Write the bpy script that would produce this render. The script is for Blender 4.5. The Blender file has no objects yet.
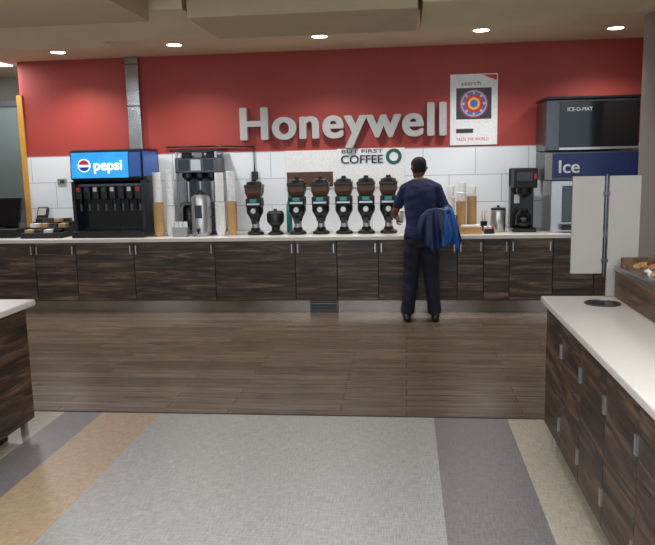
import bpy, bmesh, math, random
from mathutils import Vector, Matrix
random.seed(7)
sc=bpy.context.scene
sc.view_settings.view_transform='Standard'
COL=sc.collection
# ---------------------------------------------------------------- helpers
def srgb(c):
    return tuple(((x/255)/12.92 if x/255<=.04045 else ((x/255+.055)/1.055)**2.4) for x in c)
def mat(name,c,rough=.5,metal=0,emis=None,es=0,trans=0,noise=None,coat=0):
    m=bpy.data.materials.new(name);m.use_nodes=True
    nt=m.node_tree;b=nt.nodes['Principled BSDF']
    col=(*srgb(c),1)
    b.inputs['Base Color'].default_value=col
    b.inputs['Roughness'].default_value=rough;b.inputs['Metallic'].default_value=metal
    b.inputs['Coat Weight'].default_value=coat
    if trans: b.inputs['Transmission Weight'].default_value=trans
    if emis: b.inputs['Emission Color'].default_value=(*srgb(emis),1);b.inputs['Emission Strength'].default_value=es
    sc_,amt=noise if noise else (40,.08)
    tc=nt.nodes.new('ShaderNodeTexCoord');n=nt.nodes.new('ShaderNodeTexNoise');n.inputs['Scale'].default_value=sc_;n.inputs['Detail'].default_value=4
    nt.links.new(tc.outputs['Object'],n.inputs['Vector'])
    r=nt.nodes.new('ShaderNodeValToRGB')
    r.color_ramp.elements[0].position=.3;r.color_ramp.elements[1].position=.7
    r.color_ramp.elements[0].color=tuple(x*(1-amt) for x in col[:3])+(1,)
    r.color_ramp.elements[1].color=tuple(min(1,x*(1+amt)) for x in col[:3])+(1,)
    nt.links.new(n.outputs['Fac'],r.inputs['Fac']);nt.links.new(r.outputs['Color'],b.inputs['Base Color'])
    return m
def wood(name,dark,mid,light,along='X',rough=.42):
    m=bpy.data.materials.new(name);m.use_nodes=True;nt=m.node_tree;b=nt.nodes['Principled BSDF']
    tc=nt.nodes.new('ShaderNodeTexCoord');oi=nt.nodes.new('ShaderNodeObjectInfo')
    mul=nt.nodes.new('ShaderNodeVectorMath');mul.operation='MULTIPLY_ADD'
    cmb=nt.nodes.new('ShaderNodeCombineXYZ')
    for i in range(3): nt.links.new(oi.outputs['Random'],cmb.inputs[i])
    nt.links.new(cmb.outputs[0],mul.inputs[0]);mul.inputs[1].default_value=(31,17,23);nt.links.new(tc.outputs['Object'],mul.inputs[2])
    mp=nt.nodes.new('ShaderNodeMapping');s={'X':(.8,9,10),'Y':(9,.8,10),'Z':(9,9,.9)}[along];mp.inputs['Scale'].default_value=s
    nt.links.new(mul.outputs[0],mp.inputs['Vector'])
    n=nt.nodes.new('ShaderNodeTexNoise');n.inputs['Scale'].default_value=1.7;n.inputs['Detail'].default_value=9;n.inputs['Roughness'].default_value=.68;n.inputs['Distortion'].default_value=.9
    nt.links.new(mp.outputs[0],n.inputs['Vector'])
    r=nt.nodes.new('ShaderNodeValToRGB');e=r.color_ramp.elements
    e[0].position=.36;e[0].color=(*srgb(dark),1);e[1].position=.68;e[1].color=(*srgb(light),1)
    x=e.new(.52);x.color=(*srgb(mid),1)
    nt.links.new(n.outputs['Fac'],r.inputs['Fac']);nt.links.new(r.outputs['Color'],b.inputs['Base Color'])
    b.inputs['Roughness'].default_value=rough
    return m
CUR=[None,Vector((0,0,0))]
def group(name,loc=(0,0,0)):
    e=bpy.data.objects.new(name,None);e.location=loc;e.empty_display_size=.1;COL.objects.link(e)
    CUR[0]=e;CUR[1]=Vector(loc);return e
def endgroup(): CUR[0]=None;CUR[1]=Vector((0,0,0))
def add(name,verts,faces,m,smooth=False,fm=None,bevel=0):
    me=bpy.data.meshes.new(name);o=CUR[1]
    me.from_pydata([tuple(Vector(v)-o) for v in verts],[],faces)
    for k in (m if isinstance(m,(list,tuple)) else [m]): me.materials.append(k)
    if fm:
        for p,i in zip(me.polygons,fm): p.material_index=i
    bm=bmesh.new();bm.from_mesh(me);bmesh.ops.recalc_face_normals(bm,faces=bm.faces);bm.to_mesh(me);bm.free()
    if smooth: me.shade_smooth()
    ob=bpy.data.objects.new(name,me);COL.objects.link(ob)
    if CUR[0]: ob.parent=CUR[0]
    if bevel:
        md=ob.modifiers.new('bevel','BEVEL');md.width=bevel;md.segments=2;md.limit_method='ANGLE'
    return ob
BF=[(0,1,3,2),(4,6,7,5),(0,4,5,1),(2,3,7,6),(0,2,6,4),(1,5,7,3)]
def box(name,x0,x1,y0,y1,z0,z1,m,bevel=0):
    v=[(x,y,z) for x in (x0,x1) for y in (y0,y1) for z in (z0,z1)]
    return add(name,v,BF,m,bevel=bevel)
def prism(name,prof,x0,x1,m,bevel=0):
    "profile in (y,z) extruded in x"
    n=len(prof);v=[(x0,y,z) for y,z in prof]+[(x1,y,z) for y,z in prof]
    f=[tuple(range(n)),tuple(range(n,2*n))]+[(i,(i+1)%n,(i+1)%n+n,i+n) for i in range(n)]
    return add(name,v,f,m,bevel=bevel)
def lathe(name,prof,x,y,z,m,N=24,axis='Z',fm=None,wob=0):
    v=[];f=[];idx=[]
    for r,h in prof:
        for i in range(N):
            a=2*math.pi*i/N
            p=(r*math.cos(a),r*math.sin(a),h)
            if axis=='Y': p=(p[0],p[2],p[1])
            if axis=='X': p=(p[2],p[0],p[1])
            v.append((x+p[0],y+p[1],z+p[2]))
    for k in range(len(prof)-1):
        for i in range(N):
            j=(i+1)%N;f.append((k*N+i,k*N+j,(k+1)*N+j,(k+1)*N+i));idx.append(fm[k] if fm else 0)
    f.append(tuple(range(N)));idx.append(fm[0] if fm else 0)
    f.append(tuple(range((len(prof)-1)*N,len(prof)*N)));idx.append(fm[-1] if fm else 0)
    ob=add(name,v,f,m,fm=idx)
    me=ob.data;me.shade_smooth();me.set_sharp_from_angle(angle=math.radians(35))
    return ob
def cyl(name,r,x,y,z0,z1,m,N=24): return lathe(name,[(r,0),(r,z1-z0)],x,y,z0,m,N)
def tube(pts,rad,N=12,flat=1.0,up=Vector((0,0,1))):
    v=[];f=[];pts=[Vector(p) for p in pts]
    for k,p in enumerate(pts):
        t=(pts[min(k+1,len(pts)-1)]-pts[max(k-1,0)]).normalized()
        a=t.cross(up)
        if a.length<.2:a=t.cross(Vector((0,1,0)))
        a.normalize();b=a.cross(t).normalized()
        for i in range(N):
            th=2*math.pi*i/N;v.append(p+a*rad[k]*math.cos(th)+b*rad[k]*flat*math.sin(th))
    for k in range(len(pts)-1):
        for i in range(N):
            j=(i+1)%N;f.append((k*N+i,k*N+j,(k+1)*N+j,(k+1)*N+i))
    f.append(tuple(range(N)));f.append(tuple(range((len(pts)-1)*N,len(pts)*N)))
    return v,f
def pipe(name,pts,r,m,N=10):
    v,f=tube(pts,[r]*len(pts),N);return add(name,v,f,m,smooth=True)
def text(name,s,x0,x1,z0,z1,y,m,ext=.01,off=0,sp=1.0,bold=0):
    cu=bpy.data.curves.new(name,'FONT');cu.body=s;cu.extrude=ext;cu.offset=off;cu.space_character=sp;cu.size=1
    t=bpy.data.objects.new('tmp',cu);COL.objects.link(t);bpy.context.view_layer.update()
    me=bpy.data.meshes.new_from_object(t.evaluated_get(bpy.context.evaluated_depsgraph_get()))
    bpy.data.objects.remove(t)
    if bold:
        V=[v.co.copy() for v in me.vertices];F=[tuple(p.vertices) for p in me.polygons]
        nv=[];nf=[]
        K=12
        for k in range(K):
            a=2*math.pi*k/K;b0=len(nv)
            nv+=[v+Vector((bold*math.cos(a),bold*.55*math.sin(a),.0004*k)) for v in V]
            nf+=[tuple(i+b0 for i in q) for q in F]
        me=bpy.data.meshes.new(name);me.from_pydata([tuple(v) for v in nv],[],nf)
    xs=[v.co.x for v in me.vertices];ys=[v.co.y for v in me.vertices]
    ax,bx,ay,by=min(xs),max(xs),min(ys),max(ys)
    for v in me.vertices:
        a,b,c=v.co
        v.co=Vector((x0+(a-ax)/(bx-ax)*(x1-x0),y-c,z0+(b-ay)/(by-ay)*(z1-z0)))-CUR[1]
    me.materials.clear();me.materials.append(m)
    ob=bpy.data.objects.new(name,me);COL.objects.link(ob)
    if CUR[0]: ob.parent=CUR[0]
    return ob
def ring(name,x,z,y,r0,r1,m,N=32,t=.002):
    v=[];f=[]
    for yy in (y,y-t):
        for r in (r0,r1):
            for i in range(N):
                a=2*math.pi*i/N;v.append((x+r*math.cos(a),yy,z+r*math.sin(a)))
    for i in range(N):
        j=(i+1)%N
        f+= [(i,j,N+j,N+i),(2*N+i,2*N+j,3*N+j,3*N+i),(i,j,2*N+j,2*N+i),(N+i,N+j,3*N+j,3*N+i)]
    return add(name,v,f,m)
# ---------------------------------------------------------------- materials
M_red=mat('red_paint',(164,60,52),.55,noise=(3,.04))
M_white=mat('white_plastic',(225,228,228),.35)
M_cream=mat('cream_solid_surface',(216,210,203),.28,noise=(160,.05))
M_beige=mat('beige_ceiling_paint',(214,200,164),.8,noise=(2,.05))
M_beige2=mat('tan_ceiling_paint',(190,170,138),.8,noise=(2,.05))
M_ceil=mat('ceiling_paint',(214,190,158),.8,noise=(2,.05))
M_grey=mat('grey_wall_paint',(170,166,156),.8,noise=(2,.05))
M_steel=mat('brushed_steel',(190,190,190),.3,.9,noise=(60,.05))
M_chase=mat('polished_steel',(168,170,172),.2,.9,noise=(4,.2))
M_kick=mat('kick_steel',(150,142,134),.18,.9,noise=(6,.15))
M_dsteel=mat('dark_steel',(95,98,102),.35,.9)
M_letter=mat('silver_letter_face',(178,177,176),.42,.1)
M_black=mat('black_plastic',(18,18,20),.3)
M_blackm=mat('black_matte',(26,26,28),.6)
M_gloss=mat('glossy_black',(12,13,18),.12)
M_kraft=mat('kraft_paper',(196,158,108),.8)
M_paper=mat('paper_white',(232,234,235),.6)
M_teal=mat('teal_label',(40,150,150),.5)
M_dteal=mat('dark_green',(22,92,78),.5)
M_bean=mat('coffee_beans',(84,54,34),.5,noise=(120,.7))
M_clear=mat('clear_plastic',(200,205,205),.15,trans=.6)
M_glass=mat('partition_glass',(190,205,205),.05,trans=.9,noise=(1,.02))
M_blue=mat('ice_blue',(34,52,110),.4)
M_redp=mat('red_plastic',(200,35,35),.4)
M_orange=mat('orange_wood',(205,150,60),.5)
M_yel=mat('yellow',(235,190,50),.5)
M_dgrey=mat('dark_grey_print',(52,54,62),.5)
M_panel=mat('panel_laminate',(160,154,148),.5,noise=(3,.03))
M_pillar=mat('pillar_paint',(150,144,138),.7,noise=(2,.05))
M_dark=wood('dark_rustic_wood',(27,21,19),(70,55,46),(138,110,88),'X')
M_darkY=wood('dark_rustic_wood_side',(28,22,20),(66,51,42),(124,97,77),'Y')
M_rack=wood('brown_wood',(60,42,30),(98,72,52),(130,98,72),'Y')
M_skin=mat('skin_brown',(112,72,52),.5)
M_shirt=mat('navy_shirt',(24,32,72),.85,noise=(25,.2))
M_pants=mat('navy_trousers',(16,18,34),.85,noise=(25,.2))
M_hair=mat('black_hair',(14,12,12),.8,noise=(200,.4))
M_shoe=mat('black_shoe',(14,14,15),.4)
M_jack=mat('jacket_navy',(20,36,78),.5,noise=(20,.25))
M_jblue=mat('jacket_blue_lining',(28,86,160),.5,noise=(20,.25))
M_food=mat('pastry',(170,125,80),.8,noise=(60,.5))
M_lamp=mat('lamp_emitter',(255,255,255),.5,emis=(255,250,245),es=16)
M_lamp2=mat('troffer_emitter',(255,255,255),.5,emis=(235,245,255),es=5)
# tile
def tile_mat():
    m=bpy.data.materials.new('white_wall_tile');m.use_nodes=True;nt=m.node_tree;b=nt.nodes['Principled BSDF']
    tc=nt.nodes.new('ShaderNodeTexCoord');sp=nt.nodes.new('ShaderNodeSeparateXYZ');cb=nt.nodes.new('ShaderNodeCombineXYZ')
    nt.links.new(tc.outputs['Object'],sp.inputs[0]);nt.links.new(sp.outputs['X'],cb.inputs[0]);nt.links.new(sp.outputs['Z'],cb.inputs[1])
    mp=nt.nodes.new('ShaderNodeMapping');mp.inputs['Location'].default_value=(.1,-.88,0);nt.links.new(cb.outputs[0],mp.inputs[0])
    br=nt.nodes.new('ShaderNodeTexBrick');br.inputs['Scale'].default_value=1;br.inputs['Brick Width'].default_value=.62;br.inputs['Row Height'].default_value=.325
    br.inputs['Mortar Size'].default_value=.005;br.inputs['Color1'].default_value=(*srgb((234,239,243)),1);br.inputs['Color2'].default_value=(*srgb((227,233,238)),1);br.inputs['Mortar'].default_value=(*srgb((180,186,192)),1)
    nt.links.new(mp.outputs[0],br.inputs['Vector']);nt.links.new(br.outputs['Color'],b.inputs['Base Color']);b.inputs['Roughness'].default_value=.25
    return m
M_tile=tile_mat()
def plank_mat():
    m=bpy.data.materials.new('plank_floor');m.use_nodes=True;nt=m.node_tree;b=nt.nodes['Principled BSDF']
    tc=nt.nodes.new('ShaderNodeTexCoord')
    br=nt.nodes.new('ShaderNodeTexBrick');br.inputs['Scale'].default_value=1;br.inputs['Brick Width'].default_value=1.25;br.inputs['Row Height'].default_value=.12
    br.inputs['Mortar Size'].default_value=.003;br.inputs['Bias'].default_value=0;br.offset=.37
    br.inputs['Color1'].default_value=(*srgb((102,86,71)),1);br.inputs['Color2'].default_value=(*srgb((124,106,88)),1);br.inputs['Mortar'].default_value=(*srgb((60,50,44)),1)
    nt.links.new(tc.outputs['Object'],br.inputs['Vector'])
    mp=nt.nodes.new('ShaderNodeMapping');mp.inputs['Scale'].default_value=(1.5,26,1);nt.links.new(tc.outputs['Object'],mp.inputs[0])
    n=nt.nodes.new('ShaderNodeTexNoise');n.inputs['Scale'].default_value=1.5;n.inputs['Detail'].default_value=8;n.inputs['Roughness'].default_value=.7
    nt.links.new(mp.outputs[0],n.inputs['Vector'])
    r=nt.nodes.new('ShaderNodeValToRGB');r.color_ramp.elements[0].position=.34;r.color_ramp.elements[0].color=(.45,.45,.45,1);r.color_ramp.elements[1].position=.66;r.color_ramp.elements[1].color=(1.3,1.3,1.3,1)
    nt.links.new(n.outputs['Fac'],r.inputs['Fac'])
    mx=nt.nodes.new('ShaderNodeMix');mx.data_type='RGBA';mx.blend_type='MULTIPLY';mx.inputs['Factor'].default_value=1
    nt.links.new(br.outputs['Color'],mx.inputs['A']);nt.links.new(r.outputs['Color'],mx.inputs['B']);nt.links.new(mx.outputs['Result'],b.inputs['Base Color'])
    b.inputs['Roughness'].default_value=.24
    return m
def vinyl(name,c):
    m=bpy.data.materials.new(name);m.use_nodes=True;nt=m.node_tree;b=nt.nodes['Principled BSDF']
    tc=nt.nodes.new('ShaderNodeTexCoord');outs=[]
    for s in ((150,14,1),(14,150,1)):
        mp=nt.nodes.new('ShaderNodeMapping');mp.inputs['Scale'].default_value=s;nt.links.new(tc.outputs['Object'],mp.inputs[0])
        n=nt.nodes.new('ShaderNodeTexNoise');n.inputs['Scale'].default_value=1;n.inputs['Detail'].default_value=3;nt.links.new(mp.outputs[0],n.inputs['Vector']);outs.append(n)
    ad=nt.nodes.new('ShaderNodeMath');ad.operation='ADD';nt.links.new(outs[0].outputs['Fac'],ad.inputs[0]);nt.links.new(outs[1].outputs['Fac'],ad.inputs[1])
    hf=nt.nodes.new('ShaderNodeMath');hf.operation='MULTIPLY';hf.inputs[1].default_value=.5;nt.links.new(ad.outputs[0],hf.inputs[0])
    r=nt.nodes.new('ShaderNodeValToRGB');k=srgb(c)
    r.color_ramp.elements[0].position=.36;r.color_ramp.elements[0].color=tuple(x*.7 for x in k)+(1,)
    r.color_ramp.elements[1].position=.64;r.color_ramp.elements[1].color=tuple(min(1,x*1.22) for x in k)+(1,)
    nt.links.new(hf.outputs[0],r.inputs['Fac']);nt.links.new(r.outputs['Color'],b.inputs['Base Color']);b.inputs['Roughness'].default_value=.36
    return m
M_plank=plank_mat()
V_grey=vinyl('vinyl_light_grey',(162,161,159));V_slate=vinyl('vinyl_slate',(122,118,118));V_tan=vinyl('vinyl_tan',(174,150,122));V_beige=vinyl('vinyl_beige',(182,172,154))
# ---------------------------------------------------------------- room shell
fv=[];ff=[];fi=[]
def fq(x0,x1,y0,y1,i):
    k=len(fv);fv.extend([(x0,y0,0),(x1,y0,0),(x1,y1,0),(x0,y1,0)]);ff.append((k,k+1,k+2,k+3));fi.append(i)
fq(-7,5,4.70,10.6,0)
xs=[(-7,-3.6,1),(-3.6,-3.2,2),(-3.2,-2.42,4),(-2.42,-2.14,2),(-2.14,-1.72,3),(-1.72,.18,1),(.18,.665,2),(.665,1.25,4),(1.25,1.7,3),(1.7,5,1)]
for a,b,i in xs: fq(a,b,-3,4.70,i)
add('floor',fv,ff,[M_plank,V_grey,V_slate,V_tan,V_beige],fm=fi)
box('trim_1',-7,5,4.69,4.71,0,.003,M_blackm)
group('wall_back',(0,8.85,0))
box('red_wall',-4.8,5,8.85,9.0,1.86,3.04,M_red)
box('tile_wall',-4.8,5,8.84,9.0,0,1.86,M_tile)
endgroup()
box('wall_recess',-7,-4.8,10.4,10.55,0,3.04,M_grey)
box('wall_recess_side',-4.8,-4.7,9.0,10.4,0,3.04,M_grey)
box('wall_left',-7.1,-7,-3,10.55,0,3.04,M_grey)
box('wall_right',5,5.1,-3,9.0,0,3.04,M_grey)
box('ceiling',-7.1,5.1,-3,10.55,3.04,3.12,M_ceil)
box('trim_2',-4.87,-4.8,8.83,8.9,.9,2.63,M_orange)
group('trim_3',(-3.33,8.8,2.3))
box('cover',-3.42,-3.25,8.79,8.85,1.5,3.04,M_chase,bevel=.01)
for z in (2.45,2.95): box('strap',-3.425,-3.245,8.785,8.79,z-.008,z+.008,M_dsteel)
endgroup()
box('trim_4',-4.86,-4.8,8.9,9.0,.0,3.04,M_red)
group('glass_partition',(-5.7,9.3,0))
box('pane',-6.6,-4.98,9.295,9.305,.08,2.55,M_glass)
for x in (-6.62,-5.8,-4.98): box('mullion',x-.025,x+.025,9.27,9.33,0,2.6,M_dsteel)
for z in (.04,1.25,2.57): box('rail',-6.62,-4.98,9.275,9.325,z-.03,z+.03,M_dsteel)
endgroup()
# stepped ceiling clouds
group('ceiling_soffit',(0,6,3.0))
box('cloud_1',-1.70,.10,5.75,6.75,2.86,3.05,M_beige2)
box('cloud_2',-3.05,-1.74,5.75,7.05,2.93,3.05,M_beige)
box('cloud_3',-5.6,-3.05,4.4,7.6,2.97,3.05,M_beige)
box('cloud_4',-3.6,-2.0,4.2,5.72,2.84,3.05,M_beige2)
box('cloud_5',.14,1.50,5.75,6.95,2.90,3.05,M_beige)
box('cloud_6',1.54,4.9,4.6,6.8,2.95,3.05,M_beige)
box('cloud_7',-1.9,4.0,2.6,5.5,2.95,3.05,M_beige)
endgroup()
for i,(x,y) in enumerate([(-3.98,8.22),(-2.54,8.03),(-.9,7.88),(.79,7.9),(2.19,8.1)]):
    group('recessed_downlight',(x,y,3.04))
    lathe('trim_ring',[(.10,0),(.105,-.008),(.085,-.01),(.08,-.002)],x,y,3.04,M_white)
    lathe('lens',[(.078,-.004),(.078,-.009)],x,y,3.04,M_lamp)
    endgroup()
    l=bpy.data.lights.new('downlight_lamp','SPOT');l.energy=135;l.spot_size=math.radians(135);l.spot_blend=.8;l.shadow_soft_size=.09;l.color=(1,.97,.94)
    o=bpy.data.objects.new('downlight_lamp',l);o.location=(x,y,3.02);COL.objects.link(o)
def troffer(x,y,w,d,e,z=3.04,col=(.92,.96,1)):
    group('ceiling_light_panel',(x,y,z))
    box('frame',x-w/2-.03,x+w/2+.03,y-d/2-.03,y+d/2+.03,z-.015,z,M_white)
    box('diffuser',x-w/2,x+w/2,y-d/2,y+d/2,z-.02,z-.012,M_lamp2)
    endgroup()
    l=bpy.data.lights.new('panel_lamp','AREA');l.shape='RECTANGLE';l.size=w;l.size_y=d;l.energy=e;l.color=col
    o=bpy.data.objects.new('panel_lamp',l);o.location=(x,y,z-.03);COL.objects.link(o)
troffer(-5.3,8.7,.6,.7,35)
troffer(-2.2,1.2,1.2,.6,75);troffer(.8,1.2,1.2,.6,75);troffer(-.7,-1.2,1.2,.6,80)  # unseen panels overhead and behind the camera, added to light the room
troffer(-4.8,3.3,1.2,.6,55);troffer(3.2,1.8,.9,.6,45)  # two more out-of-view panels at the sides, added as room light
# pillar
box('column',2.29,2.95,6.9,7.5,0,3.04,M_pillar,bevel=.01)
# ---------------------------------------------------------------- back counter
group('serving_counter',(-1.4,8.4,0))
box('carcass',-5.9,2.9,8.10,8.82,.14,.84,M_blackm)
box('kick_plate',-5.9,2.9,8.14,8.16,0,.14,M_kick)
box('worktop',-5.95,2.95,8.04,8.825,.84,.885,M_cream,bevel=.006)
seams=[-5.85,-5.37,-4.88,-4.39,-3.88,-3.53,-3.17,-2.69,-2.20,-1.73,-1.26,-.78,-.31,.13,.57,.86,1.14,1.61,2.05,2.5,2.88]
skip=(-3.53,-2.69,-1.73)
ss=[s for s in seams if s not in skip]
for a,b in zip(ss[:-1],ss[1:]):
    box('door_panel',a+.004,b-.004,8.078,8.10,.15,.838,M_dark,bevel=.002)
for i,s in enumerate(ss[1:-1]):
    for dx in ((-.035,) if i%2 else (-.035,.035)):
        box('handle',s+dx-.007,s+dx+.007,8.052,8.064,.70,.80,M_steel)
        box('handle_post',s+dx-.005,s+dx+.005,8.06,8.08,.71,.72,M_steel)
        box('handle_post',s+dx-.005,s+dx+.005,8.06,8.08,.78,.79,M_steel)
endgroup()
group('floor_vent',(-.95,8.12,0))
box('frame',-1.11,-.78,8.115,8.139,.005,.135,M_dsteel,bevel=.003)
box('grille_back',-1.09,-.80,8.108,8.116,.02,.12,M_black)
for k in range(5): box('slat',-1.09,-.80,8.10,8.11,.03+k*.018,.036+k*.018,M_kraft if k==4 else M_dsteel)
endgroup()
# ---------------------------------------------------------------- right counter
group('island_counter',(1.4,2.5,0))
box('carcass',.87,1.95,.3,4.40,.12,.84,M_darkY)
box('plinth',.95,1.9,.35,4.34,0,.12,M_blackm)
box('worktop',.82,2.0,.25,4.45,.84,.88,M_cream,bevel=.008)
ys=[4.395,3.96,3.52,3.08,2.64,2.2,1.76,1.3,.85,.32]
for a,b in zip(ys[1:],ys[:-1]):
    box('door_panel',.848,.87,a+.004,b-.004,.10,.825,M_darkY,bevel=.002)
for yy in ys[1:-1]:
    box('hinge',.838,.85,yy-.012,yy+.012,.62,.70,M_steel)
    box('hinge',.838,.85,yy-.012,yy+.012,.20,.28,M_steel)
cyl('foot',.025,.9,4.3,0,.12,M_steel);cyl('foot',.025,.9,2.5,0,.12,M_steel)
lathe('waste_chute_rim',[(.10,0),(.10,.005),(.088,.007),(.086,.001)],1.12,4.20,.881,M_dsteel)
lathe('waste_chute_hole',[(.086,0),(.086,.003)],1.12,4.20,.881,M_black)
endgroup()
group('divider_screen',(1.2,4.43,.881))
box('panel_right',1.195,1.375,4.42,4.44,.882,1.602,M_panel,bevel=.003)
box('panel_left',.985,1.168,4.422,4.438,1.02,1.602,M_panel,bevel=.003)
lathe('post',[(.009,0),(.009,.60),(.006,.61)],1.181,4.43,1.0,M_dsteel,14)
for z in (1.1,1.5): box('clamp',1.16,1.20,4.416,4.444,z-.010,z+.010,M_dsteel)
endgroup()
group('display_rack',(1.5,3.5,.881))
Y1=4.40
prism('end_board_back',[(Y1-.03,.882),(Y1,.882),(Y1,1.12),(Y1-.03,1.12)],1.27,1.80,M_rack)
box('front_board',1.24,1.27,2.6,Y1,.882,1.065,M_rack,bevel=.003)
box('rear_board',1.80,1.83,2.6,Y1,.882,1.22,M_rack,bevel=.003)
box('end_board',1.27,1.80,2.6,2.63,.882,1.065,M_rack)
add('sloped_tray',[(1.26,2.63,1.04),(1.26,Y1-.03,1.04),(1.80,Y1-.03,1.18),(1.80,2.63,1.18),(1.26,2.63,1.02),(1.26,Y1-.03,1.02),(1.80,Y1-.03,1.16),(1.80,2.63,1.16)],[(0,1,2,3),(4,5,6,7),(0,1,5,4),(1,2,6,5),(2,3,7,6),(3,0,4,7)],M_steel)
box('lip',1.232,1.24,2.6,Y1,1.045,1.075,M_steel)
pv=[];pf=[]
for i in range(110):
    cx=1.31+random.random()*.44;cy=2.68+random.random()*1.62;cz=1.045+(cx-1.27)/.51*.13+.02+random.random()*.03
    a=random.random()*3.14;L=.045;k=len(pv)
    for s in (0,1,2,3,4):
        t=-1+s*.5;rr=.026*math.sqrt(max(.05,1-t*t))
        for q in range(6):
            b=q*math.pi/3;pv.append((cx+math.cos(a)*L*t-math.sin(a)*rr*math.cos(b),cy+math.sin(a)*L*t+math.cos(a)*rr*math.cos(b),cz+rr*math.sin(b)*.8))
    for s in range(4):
        for q in range(6): pf.append((k+s*6+q,k+s*6+(q+1)%6,k+s*6+6+(q+1)%6,k+s*6+6+q))
    pf.append(tuple(range(k,k+6)));pf.append(tuple(range(k+24,k+30)))
add('pastries',pv,pf,[M_food,M_paper,M_bean],smooth=True,fm=[(1 if (i//26)%4==0 else (2 if (i//26)%3==1 else 0)) for i in range(len(pf))])
endgroup()
# ---------------------------------------------------------------- left counter
group('island_counter',(-2.9,3,0))
box('carcass',-3.6,-2.44,.3,4.28,.12,.84,M_darkY)
box('worktop',-3.65,-2.39,.25,4.36,.84,.88,M_cream,bevel=.008)
box('plinth',-3.55,-2.54,.35,4.15,0,.12,M_blackm)
for a,b in zip(ys[1:],ys[:-1]): box('door_panel',-2.44,-2.418,a-.11,b-.118,.11,.825,M_darkY,bevel=.002)
box('foot',-2.49,-2.46,4.22,4.26,0,.12,M_steel)
endgroup()
# ---------------------------------------------------------------- wall sign
group('sign_letters',(-.76,8.8,2.1))
text('letters','Honeywell',-2.0,.485,1.875,2.385,8.80,M_letter,ext=.045,off=.004,sp=1.09,bold=.032)
endgroup()
# poster
group('poster',(.8,8.84,2.3))
box('board',.53,1.08,8.832,8.838,1.88,2.70,M_paper)
box('top_print',.60,1.01,8.829,8.832,2.18,2.54,M_dgrey)
text('title','search',.66,.88,2.57,2.62,8.831,M_dgrey,ext=.001)
add('red_corner',[(.90,8.831,2.688),(1.068,8.831,2.688),(1.068,8.831,2.62),(.90,8.828,2.688),(1.068,8.828,2.688),(1.068,8.828,2.62)],[(0,1,2),(3,4,5),(0,1,4,3),(1,2,5,4),(2,0,3,5)],M_redp)
M_pb=mat('print_blue',(60,100,190),.5);M_pc=mat('print_cyan',(120,180,215),.5)
for r0,r1,mm in ((.15,.165,M_redp),(.135,.15,M_pc),(.105,.135,M_pb),(.07,.105,M_redp),(.045,.07,M_yel),(.0,.045,M_pb)): ring('dial',.805,2.36,8.829,r0,r1,mm)
for k in range(8): 
    a=k*math.pi/4;ring('dot',.805+.12*math.cos(a),2.36+.12*math.sin(a),8.827,0,.014,M_yel,12)
box('footer_band',.60,.80,8.829,8.832,2.02,2.07,M_dgrey)
text('footer_text','TASTE THE WORLD',.60,.98,1.93,1.965,8.831,M_redp,ext=.001)
endgroup()
group('coffee_poster',(-.75,8.83,1.7))
box('backing',-1.47,-.84,8.828,8.838,1.40,1.86,M_paper,bevel=.002)
box('backing_right',-.83,-.01,8.828,8.838,1.40,1.868,M_paper,bevel=.002)
text('line_a','BUT FIRST',-.77,-.27,1.815,1.858,8.824,M_dgrey,ext=.001,off=.008)
text('line_b','COFFEE',-.78,-.27,1.69,1.79,8.824,M_dgrey,ext=.001,bold=.02)
ring('logo_ring',-.14,1.765,8.825,.055,.095,M_dteal)
box('photo_print',-1.45,-.88,8.824,8.828,1.42,1.60,M_bean)
endgroup()
group('electrical_outlet',(-4.35,8.83,1.55));box('plate',-4.41,-4.29,8.825,8.838,1.50,1.58,M_steel,bevel=.003);box('socket',-4.38,-4.32,8.822,8.826,1.52,1.56,M_dgrey);endgroup()
# ---------------------------------------------------------------- counter appliances
ZC=.886
# soda fountain
M_glow=mat('blue_lit_panel',(40,140,230),.4,emis=(40,150,235),es=.9,noise=(5,.5))
M_glow2=mat('blue_lit_side',(25,70,140),.3,emis=(30,90,170),es=.3)
M_lt=mat('lit_white',(255,255,255),.4,emis=(240,248,255),es=1.5)
group('soda_fountain',(-3.5,8.4,ZC))
L0,R0=-3.94,-3.05
prism('body',[(8.40,ZC),(8.78,ZC),(8.78,1.92),(8.30,1.92),(8.27,1.55),(8.40,1.50)],L0,R0,M_black,bevel=.008)
prism('header',[(8.20,1.58),(8.29,1.555),(8.30,1.91),(8.22,1.91)],L0+.01,R0-.01,M_blackm,bevel=.004)
prism('lit_panel',[(8.185,1.59),(8.20,1.59),(8.216,1.885),(8.203,1.885)],L0+.03,-3.22,M_glow)
prism('lit_corner',[(8.188,1.60),(8.20,1.60),(8.216,1.88),(8.206,1.88)],-3.21,R0-.02,M_glow2)
prism('lit_edge',[(8.22,1.60),(8.70,1.60),(8.70,1.89),(8.23,1.89)],R0,R0+.012,M_glow2)
text('logo_text','pepsi',-3.63,-3.29,1.64,1.79,8.187,M_lt,ext=.004,off=.01)
lathe('logo_ball',[(.075,0),(.075,-.006)],-3.75,8.192,1.735,M_lt,28,axis='Y')
M_ballb=mat('logo_blue',(20,60,150),.4,emis=(20,60,160),es=.6);M_ballr=mat('logo_red',(200,40,40),.4,emis=(200,40,40),es=.6)
for nm,a0,a1,mm in (('logo_red_half',.12,math.pi-.12,M_ballr),('logo_blue_half',math.pi+.25,2*math.pi-.25,M_ballb)):
    n=16;pts=[(-3.75+.066*math.cos(a0+(a1-a0)*i/n),1.735+.066*math.sin(a0+(a1-a0)*i/n)) for i in range(n+1)]
    v=[(x,8.184,z) for x,z in pts]+[(x,8.187,z) for x,z in pts];m_=n+1
    add(nm,v,[tuple(range(m_)),tuple(range(m_,2*m_))]+[(i,(i+1)%m_,(i+1)%m_+m_,i+m_) for i in range(m_)],mm)
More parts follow.
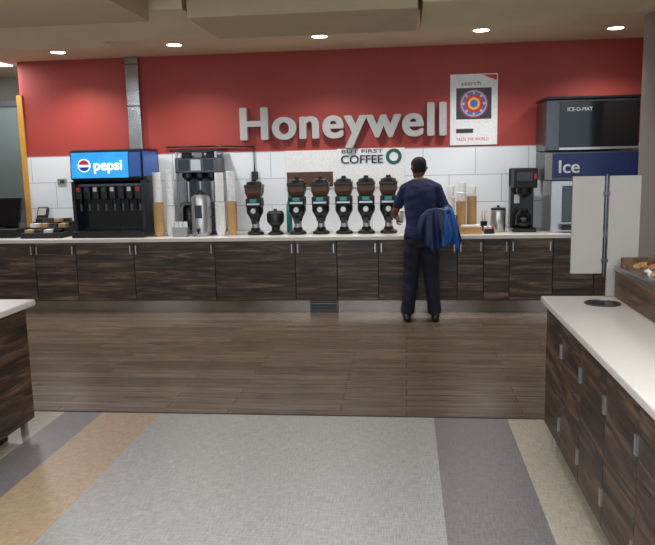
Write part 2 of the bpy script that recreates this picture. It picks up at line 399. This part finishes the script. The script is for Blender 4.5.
box('valve_bar',L0+.03,R0-.03,8.30,8.40,1.38,1.52,M_dsteel,bevel=.005)
for k in range(8):
    x=-3.86+k*.104
    box('valve_body',x-.036,x+.036,8.22,8.32,1.34,1.49,M_black,bevel=.006)
    box('flavour_label',x-.022,x+.022,8.214,8.221,1.43,1.48,[M_redp,M_blue,M_white,M_dteal,M_white,M_dgrey,M_white,M_redp][k])
    lathe('nozzle',[(.02,0),(.014,-.06)],x,8.27,1.34,M_blackm,14)
    box('lever',x-.012,x+.012,8.275,8.285,1.20,1.32,M_dsteel)
box('splash_back',L0+.04,R0-.04,8.385,8.40,1.0,1.38,M_gloss)
box('drip_tray',L0,R0,8.13,8.40,ZC,.96,M_black,bevel=.01)
for k in range(15): box('grid_bar',L0+.04+k*.055,L0+.055+k*.055,8.15,8.38,.96,.966,M_dsteel)
box('side_wing',L0,L0+.04,8.22,8.40,.96,1.55,M_black);box('side_wing',R0-.04,R0,8.22,8.40,.96,1.55,M_black)
endgroup()
# cups
def cup_stack(x,y,r,h,m,name='paper_cup_stack',z=ZC,m2=None,h2=0):
    group(name,(x,y,z))
    prof=[(r*.72,0)];zz=.06
    prof.append((r*.93,zz))
    while zz<h-.01:
        prof+=[(r*.97,zz),(r,zz+.004),(r,zz+.008),(r*.95,zz+.009)];zz+=.018
    lathe('cups',prof,x,y,z,m,20)
    if m2:
        lathe('white_cups',[(r*.6,zz)]+[q for i in range(int(h2/.016)) for q in ((r*.8,zz+i*.016),(r*.86,zz+i*.016+.006),(r*.8,zz+i*.016+.012))],x,y,z,m2,20)
    endgroup()
cup_stack(-2.91,8.28,.062,.40,M_kraft,m2=M_paper,h2=.36)
cup_stack(-2.78,8.32,.056,.36,M_paper,m2=M_paper,h2=.42)
cup_stack(-2.17,8.30,.060,.40,M_paper,m2=M_paper,h2=.34)
cup_stack(-2.04,8.34,.060,.40,M_kraft,m2=M_paper,h2=.36)
# tea brewer rack
group('tea_brewer',(-2.46,8.6,ZC))
box('base',-2.74,-2.22,8.45,8.80,ZC,.93,M_dsteel,bevel=.005)
for x in (-2.72,-2.24):
    for y in (8.47,8.78): box('post',x-.012,x+.012,y-.012,y+.012,.93,1.88,M_steel)
box('head_box',-2.74,-2.22,8.45,8.80,1.62,1.80,M_dsteel,bevel=.01)
box('top_shelf',-2.78,-2.18,8.42,8.80,1.87,1.90,M_black,bevel=.004)
box('back_panel',-2.73,-2.23,8.77,8.79,.93,1.62,M_dsteel)
for k,x in enumerate((-2.63,-2.48,-2.33)):
    box('control_panel',x-.06,x+.06,8.435,8.452,1.65,1.78,[M_gloss,M_steel,M_gloss][k])
    lathe('brew_funnel',[(.07,0),(.07,-.05),(.02,-.10)],x,8.6,1.62,M_black,18)
    lathe('spout_post',[(.018,0),(.018,.25)],x,8.6,1.27,M_steel,12)
    box('top_bottle',x-.05,x+.05,8.55,8.65,1.80,1.865,[M_dgrey,M_paper,M_dgrey][k])
box('mid_shelf',-2.73,-2.52,8.47,8.77,1.24,1.26,M_dsteel)
lathe('black_urn',[(.09,0),(.095,.02),(.095,.26),(.07,.30)],-2.62,8.6,.93,M_black,20)
endgroup()
group('electrical_conduit',(-2.4,8.8,1.8))
pipe('cable',[(-2.95,8.82,1.94),(-2.3,8.82,1.94),(-1.85,8.82,1.92),(-1.85,8.82,1.6)],.01,M_black)
box('socket_box',-1.89,-1.81,8.80,8.838,1.52,1.62,M_black,bevel=.004)
endgroup()
group('tea_urn',(-2.40,8.28,ZC))
UX=-2.40
lathe('tank',[(.095,0),(.10,.015),(.10,.03),(.115,.04),(.115,.42),(.105,.46),(.05,.49),(.03,.50)],UX,8.30,ZC,M_steel,28)
lathe('lid',[(.06,.48),(.06,.50),(.02,.52),(.02,.54)],UX,8.30,ZC,M_black,20)
box('label',UX-.04,UX+.04,8.178,8.19,1.10,1.25,M_dgrey)
box('tap',UX-.015,UX+.015,8.13,8.20,.95,.985,M_black);lathe('tap_nozzle',[(.012,0),(.010,-.03)],UX,8.145,.95,M_black,12)
for s in (-1,1): pipe('handle',[(UX+s*.11,8.3,1.10),(UX+s*.15,8.3,1.13),(UX+s*.15,8.3,1.20),(UX+s*.11,8.3,1.23)],.008,M_black)
endgroup()
# bean dispensers
def dispenser(x,y,s=1.0):
    group('coffee_dispenser',(x,y,ZC))
    z=ZC
    lathe('base',[(.095*s,0),(.10*s,.01),(.098*s,.03),(.06*s,.05),(.05*s,.08)],x,y,z,M_black,24)
    lathe('stem',[(.045*s,.06*s),(.045*s,.17*s)],x,y+.02,z,M_steel,18)
    lathe('cone_body',[(.05*s,.15*s),(.06*s,.19*s),(.098*s,.26*s),(.102*s,.28*s),(.102*s,.33*s)],x,y,z,M_black,24)
    box('head',x-.095*s,x+.095*s,y-.095*s,y+.095*s,z+.33*s,z+.44*s,M_blackm,bevel=.015)
    box('silver_tag',x-.075*s,x+.075*s,y-.102*s,y-.096*s,z+.36*s,z+.38*s,M_steel)
    box('white_tag',x-.04*s,x+.04*s,y-.102*s,y-.096*s,z+.39*s,z+.43*s,M_teal)
    v=[]
    for (r,h) in ((.075*s,.44*s),(.098*s,.50*s),(.10*s,.58*s)):
        v+= [(x-r,y-r,z+h),(x+r,y-r,z+h),(x+r,y+r,z+h),(x-r,y+r,z+h)]
    f=[(0,1,2,3),(8,9,10,11)]+[(k*4+i,k*4+(i+1)%4,k*4+4+(i+1)%4,k*4+4+i) for k in (0,1) for i in range(4)]
    add('bean_hopper',v,f,M_bean,bevel=.012)
    box('lid_rim',x-.105*s,x+.105*s,y-.105*s,y+.105*s,z+.565*s,z+.60*s,M_black,bevel=.008)
    lathe('lid_dome',[(.095*s,.60*s),(.085*s,.63*s),(.03*s,.645*s),(.025*s,.67*s)],x,y,z,M_black,24)
    lathe('dial',[(.034*s,0),(.030*s,-.02)],x,y-.098*s,z+.29*s,M_steel,16,axis='Y')
    box('chute',x-.03*s,x+.03*s,y-.09*s,y-.03*s,z+.13*s,z+.20*s,M_black,bevel=.004)
    endgroup()
for x,s in ((-1.766,.98),(-1.26,1),(-.985,1),(-.713,1),(-.454,1),(-.197,1)): dispenser(x,8.36,s)
group('coffee_grinder',(-1.52,8.34,ZC))
lathe('bowl_base',[(.09,0),(.09,.02),(.05,.05),(.05,.09),(.10,.15),(.105,.24),(.10,.25)],-1.52,8.34,ZC,M_black,24)
lathe('lid',[(.10,.25),(.08,.275),(.02,.28),(.02,.30)],-1.52,8.34,ZC,M_blackm,24)
endgroup()
group('syrup_bottle',(-1.40,8.62,ZC));h=.52;lathe('bottle',[(.032,0),(.035,.01),(.035,h*.6),(.015,h*.75),(.013,h*.9),(.018,h*.9),(.018,h)],-1.40,8.62,ZC,[M_teal,M_paper,M_paper],20,fm=[0,0,0,0,1,1]);endgroup()
# left table-top items
group('cash_register',(-4.9,8.45,ZC))
box('base',-5.12,-4.70,8.25,8.66,ZC,.99,M_blackm,bevel=.01)
box('drawer_front',-5.10,-4.72,8.242,8.252,.905,.97,M_black)
prism('slanted_screen',[(8.36,1.02),(8.40,1.0),(8.55,1.34),(8.50,1.36)],-5.05,-4.73,M_gloss,bevel=.004)
box('neck',-4.95,-4.83,8.46,8.52,.98,1.15,M_black)
endgroup()
group('card_terminal',(-4.56,8.72,ZC))
lathe('stand',[(.05,0),(.05,.01),(.014,.02),(.014,.20)],-4.58,8.72,ZC,M_black,18)
prism('keypad',[(8.66,1.08),(8.69,1.05),(8.76,1.20),(8.73,1.23)],-4.65,-4.51,M_blackm,bevel=.004)
prism('display',[(8.672,1.13),(8.676,1.128),(8.716,1.212),(8.712,1.214)],-4.63,-4.53,M_panel)
endgroup()
group('condiment_tray',(-4.35,8.35,ZC))
prism('stepped_tray',[(8.16,ZC),(8.60,ZC),(8.60,1.06),(8.48,1.06),(8.48,1.0),(8.34,1.0),(8.34,.95),(8.16,.95)],-4.60,-4.08,M_blackm,bevel=.004)
for k in range(4):
    box('packet_stack',-4.57+k*.12,-4.48+k*.12,8.36,8.46,1.0,1.045,[M_paper,M_kraft,M_dgrey,M_kraft][k])
    box('packet_stack',-4.56+k*.12,-4.48+k*.12,8.20,8.31,.95,.985,[M_kraft,M_dgrey,M_paper,M_black][k])
    box('lid_pile',-4.57+k*.12,-4.49+k*.12,8.50,8.58,1.06,1.10,[M_black,M_dgrey,M_kraft,M_black][k])
endgroup()
group('lid_organizer',(-2.66,8.2,ZC));box('tray',-2.71,-2.54,8.14,8.26,ZC,1.0,M_clear,bevel=.004)
for k in range(3): lathe('lid_pile',[(.026,0),(.026,.16)],-2.68+k*.055,8.20,.90,M_paper,16)
endgroup()
# right of person
cup_stack(.62,8.3,.055,.36,M_kraft,m2=M_paper,h2=.10);cup_stack(.75,8.36,.055,.42,M_kraft,m2=M_paper,h2=.12);cup_stack(.52,8.48,.05,.40,M_paper,m2=M_paper,h2=.14);cup_stack(.66,8.56,.05,.44,M_paper,m2=M_paper,h2=.14)
group('thermal_carafe',(.47,8.22,ZC));lathe('body',[(.06,0),(.065,.01),(.065,.2),(.04,.26),(.035,.28)],.47,8.22,ZC,M_steel,22);lathe('lid',[(.04,.28),(.04,.31),(.02,.33)],.47,8.22,ZC,M_black,18);pipe('handle',[(.53,8.22,1.1),(.57,8.22,1.08),(.57,8.22,.98),(.53,8.22,.96)],.008,M_black);endgroup()
group('napkin_tray',(.72,8.15,ZC));box('tray',.60,.84,8.1,8.22,ZC,.97,M_kraft,bevel=.004);box('napkin_pile',.62,.82,8.11,8.21,.95,.985,M_paper);endgroup()
group('stirrer_holder',(.90,8.5,ZC));lathe('holder',[(.035,0),(.04,.11),(.042,.112)],.90,8.5,ZC,M_black,18)
for k in range(7): pipe('stirrer',[(.90+.012*math.cos(k),8.5+.012*math.sin(k),.95),(.90+.03*math.cos(k),8.5+.03*math.sin(k),1.12)],.003,M_kraft,6)
endgroup()
group('steel_canister',(1.05,8.4,ZC));lathe('body',[(.08,0),(.085,.01),(.085,.24),(.08,.25)],1.05,8.4,ZC,M_steel,24);lathe('lid',[(.082,.25),(.082,.27),(.015,.28),(.015,.30)],1.05,8.4,ZC,M_black,20);endgroup()
group('sugar_caddy',(.92,8.2,ZC));box('tray',.87,.98,8.14,8.26,ZC,.94,M_black,bevel=.003)
for k in range(4): box('packets',.875+k*.026,.895+k*.026,8.15,8.25,.90,.965,[M_paper,M_yel,M_paper,M_redp][k])
endgroup()
group('coffee_brewer',(1.33,8.45,ZC))
box('base',1.20,1.46,8.28,8.66,ZC,.93,M_black,bevel=.01)
box('column',1.20,1.46,8.50,8.66,.93,1.60,M_black,bevel=.01)
box('head',1.20,1.46,8.26,8.66,1.38,1.60,M_blackm,bevel=.012)
box('display',1.23,1.40,8.252,8.262,1.46,1.56,M_gloss);box('button_row',1.42,1.445,8.252,8.262,1.48,1.54,M_redp)
lathe('filter_funnel',[(.09,0),(.085,-.06),(.03,-.11)],1.33,8.38,1.38,M_black,22)
lathe('carafe',[(.07,0),(.09,.04),(.085,.14),(.05,.19),(.055,.21)],1.33,8.38,.93,M_gloss,22)
box('badge',1.24,1.30,8.493,8.50,1.2,1.3,M_paper)
endgroup()
# ice machine
group('ice_machine',(1.98,8.45,ZC))
box('stand',1.60,2.42,8.22,8.72,ZC,1.46,M_steel,bevel=.008)
box('dispense_recess',1.72,2.20,8.19,8.222,1.0,1.40,M_dsteel,bevel=.006)
box('drip_tray',1.70,2.22,8.12,8.24,.92,.98,M_black,bevel=.004)
lathe('ice_chute',[(.06,0),(.045,-.12)],1.95,8.16,1.42,M_black,18)
box('blue_band_body',1.52,2.50,8.16,8.76,1.46,1.77,M_dsteel,bevel=.008)
box('white_side',1.515,1.59,8.152,8.165,1.47,1.76,M_panel)
box('blue_band',1.59,2.49,8.148,8.162,1.49,1.75,M_blue)
text('ice_text','Ice',1.66,1.88,1.54,1.68,8.147,M_paper,ext=.003,bold=.015)
box('upper_cabinet',1.52,2.50,8.18,8.78,1.78,2.33,M_dsteel,bevel=.012)
box('upper_front',1.66,2.49,8.165,8.182,1.82,2.30,M_gloss,bevel=.004)
box('trim_bar',1.66,2.49,8.158,8.168,1.79,1.815,M_steel)
text('badge_text','ICE-O-MAT',1.74,2.0,2.20,2.24,8.163,M_paper,ext=.002)
box('top_cap',1.51,2.51,8.17,8.79,2.33,2.36,M_black,bevel=.006)
endgroup()
# ---------------------------------------------------------------- man
def ringv(c,rx,ry,N=24,p=2.0):
    out=[]
    for i in range(N):
        a=2*math.pi*i/N;ca,sa=math.cos(a),math.sin(a)
        out.append((c[0]+rx*math.copysign(abs(ca)**(2/p),ca),c[1]+ry*math.copysign(abs(sa)**(2/p),sa),c[2]))
    return out
def loft(rs,N=24,p=2.0):
    v=[];f=[]
    for c,rx,ry in rs: v+=ringv(c,rx,ry,N,p)
    for k in range(len(rs)-1):
        for i in range(N):
            j=(i+1)%N;f.append((k*N+i,k*N+j,(k+1)*N+j,(k+1)*N+i))
    f.append(tuple(range(N)));f.append(tuple(range((len(rs)-1)*N,len(rs)*N)))
    return v,f
def ellipsoid(c,rx,ry,rz,n=10,tilt=0):
    rs=[]
    for k in range(n+1):
        t=-math.pi/2+math.pi*k/n
        rs.append(((0,0,rz*math.sin(t)),max(.004,rx*math.cos(t)),max(.004,ry*math.cos(t))))
    v,f=loft(rs);M=Matrix.Rotation(tilt,3,'X')
    return [Vector(c)+M@Vector(q) for q in v],f
def fuse(name,parts,voxel,mats,matfn,smooth=3,warp=None):
    V=[];F=[]
    for v,f in parts:
        k=len(V);V+=[Vector(q) for q in v];F+=[tuple(i+k for i in q) for q in f]
    ob=add(name,V,F,mats)
    md=ob.modifiers.new('r','REMESH');md.mode='VOXEL';md.voxel_size=voxel
    if smooth:
        ms=ob.modifiers.new('s','SMOOTH');ms.iterations=smooth;ms.factor=.5
    bpy.context.view_layer.update()
    me=bpy.data.meshes.new_from_object(ob.evaluated_get(bpy.context.evaluated_depsgraph_get()))
    ob.modifiers.clear();ob.data=me
    me.materials.clear()
    for m in mats: me.materials.append(m)
    o=CUR[1]
    if warp:
        for v in me.vertices: v.co=Vector(warp(v.co+o))-o
    for p in me.polygons: p.material_index=matfn(p.center+o)
    me.shade_smooth()
    return ob
bx=.16;by=7.70
group('man',(bx,by,0))
SL=(bx-.165,by+.04,1.415);SR=(bx+.165,by+.03,1.415)
EL=(bx-.285,by+.12,1.15);ER=(bx+.275,by+.03,1.14)
WL=(-.10,8.02,1.09);WR=(.30,by+.25,1.10)
torso=loft([((bx,by,.80),.15,.115),((bx,by,.90),.172,.128),((bx,by,1.0),.162,.122),((bx,by+.01,1.1),.162,.118),((bx,by+.02,1.22),.176,.122),((bx,by+.03,1.34),.188,.122),((bx,by+.035,1.40),.19,.112),((bx,by+.035,1.45),.165,.092),((bx,by+.04,1.475),.12,.08),((bx-.005,by+.045,1.50),.08,.072)],p=2.3)
neck=tube([(bx-.002,by+.04,1.44),(bx-.01,by+.055,1.52),(bx-.015,by+.07,1.60)],[.064,.056,.058],16)
HC=Vector((bx-.02,by+.09,1.632))
turn=Matrix.Rotation(.35,3,'Z')@Matrix.Rotation(-.22,3,'X')
def hp(x,y,z): return HC+turn@Vector((x,y,z))
def tr(vf): return [HC+turn@Vector(q) for q in vf[0]],vf[1]
head=tr(loft([((0,.0,-.095),.03,.04),((0,0.005,-.075),.055,.065),((0,0,-.045),.068,.082),((0,0,-.01),.076,.094),((0,-.004,.03),.080,.100),((0,-.006,.065),.077,.096),((0,-.008,.09),.064,.080),((0,-.008,.108),.042,.054),((0,-.008,.117),.015,.02)],p=2.15))
jaw=tr(loft([((0,.055,-.118),.018,.018),((0,.045,-.105),.034,.036),((0,.035,-.08),.052,.05),((0,.03,-.04),.058,.06)],p=2.2))
nose=tube([hp(0,.09,.01),hp(0,.110,-.025),hp(0,.095,-.037)],[.008,.015,.011],8)
brow=tube([hp(-.045,.082,.03),hp(0,.096,.028),hp(.045,.082,.03)],[.008,.010,.008],8)
ears=[tube([hp(s*.074,-.01,.02),hp(s*.086,-.018,.0),hp(s*.074,-.006,-.032)],[.011,.017,.010],10) for s in (-1,1)]
lips=tube([hp(-.024,.082,-.068),hp(0,.094,-.066),hp(.024,.082,-.068)],[.006,.010,.006],8)
def arm(S,E,W):
    S,E,W=map(Vector,(S,E,W));m=S.lerp(E,.70)
    up=tube([S,S.lerp(E,.3),m],[.060,.058,.060],16)
    lo=tube([S.lerp(E,.52),E,E.lerp(W,.3),W],[.044,.040,.043,.028],16)
    return [up,lo]
la=arm(SL,EL,WL);ra=arm(SR,ER,WR)
sh=[ellipsoid(S,.062,.066,.058,8) for S in (SL,SR)]
trap=[tube([(bx+s*.03,by+.045,1.485),(bx+s*.10,by+.042,1.455),(bx+s*.165,by+.038,1.425)],[.055,.052,.052],14) for s in (-1,1)]
def leg(s):
    return tube([(bx+s*.085,by,.90),(bx+s*.092,by,.75),(bx+s*.108,by+.02,.48),(bx+s*.128,by-.005,.30),(bx+s*.145,by-.005,.075)],[.098,.098,.082,.078,.072],18,flat=1.08)
glute=[ellipsoid((bx+s*.07,by-.045,.87),.09,.085,.10,8) for s in (-1,1)]
parts=[torso,neck,head,jaw,nose,brow,lips]+ears+la+ra+sh+trap+[leg(-1),leg(1)]+glute
def segd(p,a,b):
    a=Vector(a);b=Vector(b);t=max(0,min(1,(p-a).dot(b-a)/(b-a).length_squared));return (p-a-(b-a)*t).length,t
def bm_(p):
    for S,E,W in ((SL,EL,WL),(SR,ER,WR)):
        d,t=segd(p,E,W)
        d2,t2=segd(p,S,E)
        if abs(p.x-bx)>.14 and p.z<1.36:
            if d2<.095 and t2<.725: return 1
            if d<.07 or d2<.07: return 0
        if d<.055 and p.y>by+.16: return 0
    if p.z>1.515:
        q=turn.transposed()@(p-HC)
        lim=-.062 if q.y<-.02 else (-.062+(q.y+.02)*2.6)
        if q.z>min(.062,lim) and not (abs(q.x)>.076 and q.z<.03): 
            if q.z>.062 or q.y<.045: return 3
        return 0
    if p.z>.945: return 1
    return 2
def wr(p):
    if p.z<.9: a=.0035*math.sin(p.z*48+p.x*20)+.003*math.sin(p.z*23-p.x*35)
    elif p.z<1.45 and abs(p.x-bx)<.22: a=.004*math.sin(p.z*26+p.x*34)+.002*math.sin(p.z*60-p.x*20)
    else: return p
    return (p.x+a*.5,p.y+a,p.z)
fuse('body',parts,.0075,[M_skin,M_shirt,M_pants,M_hair],bm_,5,wr)
v,f=loft([((bx,by,.905),.184,.145),((bx,by,.95),.178,.138),((bx,by,1.0),.168,.128),((bx,by,1.04),.160,.118)],p=2.3);add('shirt_hem',v,f,M_shirt,smooth=True)
M_eye=mat('eye_white',(210,205,200),.3)
for s in (-1,1):
    v,f=ellipsoid(hp(s*.03,.081,.010),.010,.007,.006,6);add('eye',v,f,M_eye,smooth=True)
    v,f=ellipsoid(hp(s*.03,.087,.010),.005,.003,.005,6);add('iris',v,f,M_hair,smooth=True)
for s in (-1,1):
    x=bx+s*.15
    v=[];f=[];st=[(-.105,.022,.055),(-.09,.036,.085),(-.03,.042,.10),(.04,.045,.085),(.11,.050,.06),(.17,.042,.045),(.20,.018,.03)]
    N=12
    for yy,w,h in st:
        for i in range(N):
            a=2*math.pi*i/N;zz=h/2+h/2*math.sin(a);v.append((x+s*.06*max(0,yy)+w*math.cos(a)*(1.0 if math.sin(a)<.3 else .85),by+yy,max(0.002,zz)))
    for k in range(len(st)-1):
        for i in range(N): f.append((k*N+i,k*N+(i+1)%N,(k+1)*N+(i+1)%N,(k+1)*N+i))
    f.append(tuple(range(N)));f.append(tuple(range(len(v)-N,len(v))))
    add('shoe',v,f,M_shoe,smooth=True)
def hand(name,W,d,n,side,curl):
    W=Vector(W);d=Vector(d).normalized();n=Vector(n);n=(n-d*n.dot(d)).normalized();w=d.cross(n)*side
    parts=[tube([W-d*.03,W+d*.01,W+d*.05,W+d*.085],[.026,.030,.040,.038],12,flat=.42,up=n)]
    for k,(o,L) in enumerate(((.028,.072),(.010,.082),(-.009,.076),(-.027,.06))):
        p=W+d*.08+w*o;pts=[p];a=.15
        for q,fr in enumerate((.45,.32,.23)):
            a+=curl;dd=d*math.cos(a)+n*math.sin(a);p=p+dd*L*fr;pts.append(p)
        parts.append(tube(pts,[.0085,.008,.0075,.0062],8,up=w))
    p=W+d*.025+w*.03;t=(w*.8+d*.6+n*.2).normalized();t2=(w*.1+d*.8+n*.7).normalized()
    parts.append(tube([p,p+t*.035,p+t*.035+t2*.03,p+t*.035+t2*.052],[.013,.011,.0095,.008],8,up=n))
    fuse(name,parts,.0028,[M_skin],lambda p:0,2)
dl=(Vector(WL)-Vector(EL)).normalized();dr=(Vector(WR)-Vector(ER)).normalized()
hand('hand_left',WL,dl,(1,-.2,0),1,.5)
hand('hand_right',WR,dr,(-1,0,-.2),1,.45)
def sheet(name,top,bot,w0,w1,depth,m,m2,seed,K=20,N=40,droop=.06,th=.95):
    rnd=random.Random(seed);ph=[rnd.random()*6 for _ in range(4)]
    v=[];f=[];fm=[]
    top=Vector(top);bot=Vector(bot)
    for side in (0,1):
        for k in range(K+1):
            t=k/K;c=top.lerp(bot,t);w=w0+(w1-w0)*t**.8
            for i in range(N+1):
                u=i/N*2-1
                y=depth*t**.7*(math.sin(u*6+ph[0]+t)+.5*math.sin(u*11+ph[1]-t*2))*.5
                zz=-droop*t*(math.sin(u*2.2+ph[2])+.35*math.sin(u*7+ph[3]))
                edge=1-abs(u)**6
                v.append((c.x+u*w,c.y+y+(-.016 if side==0 else .016)*edge-.02*math.sin(math.pi*t),c.z+zz+.02*(1-u*u)*(1-t)))
    S=(K+1)*(N+1)
    for side in (0,1):
        for k in range(K):
            for i in range(N):
                a=side*S+k*(N+1)+i;f.append((a,a+1,a+N+2,a+N+1))
                u=i/N*2-1;fm.append(1 if (u>th-.75*k/K) else 0)
    for i in range(N):
        f.append((i,i+1,S+i+1,S+i));fm.append(0);a=K*(N+1)+i;f.append((a,a+1,S+a+1,S+a));fm.append(1)
    for k in range(K):
        for i in (0,N):
            a=k*(N+1)+i;f.append((a,a+N+1,S+a+N+1,S+a));fm.append(1)
    add(name,v,f,[m,m2],smooth=True,fm=fm)
sheet('jacket_body',(bx+.15,by-.155,1.20),(bx+.18,by-.165,.83),.10,.15,.05,M_jack,M_jblue,3,th=.85)
sheet('jacket_flap',(bx+.27,by-.09,1.20),(bx+.34,by-.10,.86),.06,.085,.04,M_jblue,M_jack,8,th=1.3)
v,f=tube([(bx+.22,by+.15,1.14),(bx+.26,by+.06,1.19),(bx+.27,by-.04,1.20),(bx+.23,by-.12,1.17),(bx+.2,by-.15,1.1)],[.045,.06,.06,.05,.035],16,flat=.8);add('jacket_fold',v,f,M_jack,smooth=True)
v,f=tube([(bx+.10,by-.15,1.19),(bx+.02,by-.155,1.12),(bx-.02,by-.15,1.0),(bx-.0,by-.15,.90)],[.03,.04,.036,.03],14,flat=.6,up=Vector((0,1,0)));add('jacket_sleeve',v,f,[M_jack],smooth=True)
lathe('held_cup',[(.028,0),(.038,.11),(.040,.112)],-.045,8.10,1.05,M_paper,20)
endgroup()
# ---------------------------------------------------------------- world, camera
w=bpy.data.worlds.new('world');sc.world=w;w.use_nodes=True
bg=w.node_tree.nodes['Background'];bg.inputs[0].default_value=(.74,.87,1,1);bg.inputs[1].default_value=1.6
cam=bpy.data.cameras.new('camera');co=bpy.data.objects.new('camera',cam);COL.objects.link(co);sc.camera=co
cam.sensor_width=36;cam.lens=720/655*36;cam.clip_start=.05
p=math.radians(8.75);t=math.radians(6.3);r=.022
r0=Vector((math.cos(t),math.sin(t),0));fh=Vector((-math.sin(t),math.cos(t),0));z=Vector((0,0,1))
fw=fh*math.cos(p)-z*math.sin(p);u0=fh*math.sin(p)+z*math.cos(p)
R=(r0-u0*r).normalized();U=(u0+r0*r).normalized();B=-fw
co.matrix_world=Matrix(((R.x,U.x,B.x,0),(R.y,U.y,B.y,0),(R.z,U.z,B.z,1.72),(0,0,0,1)))
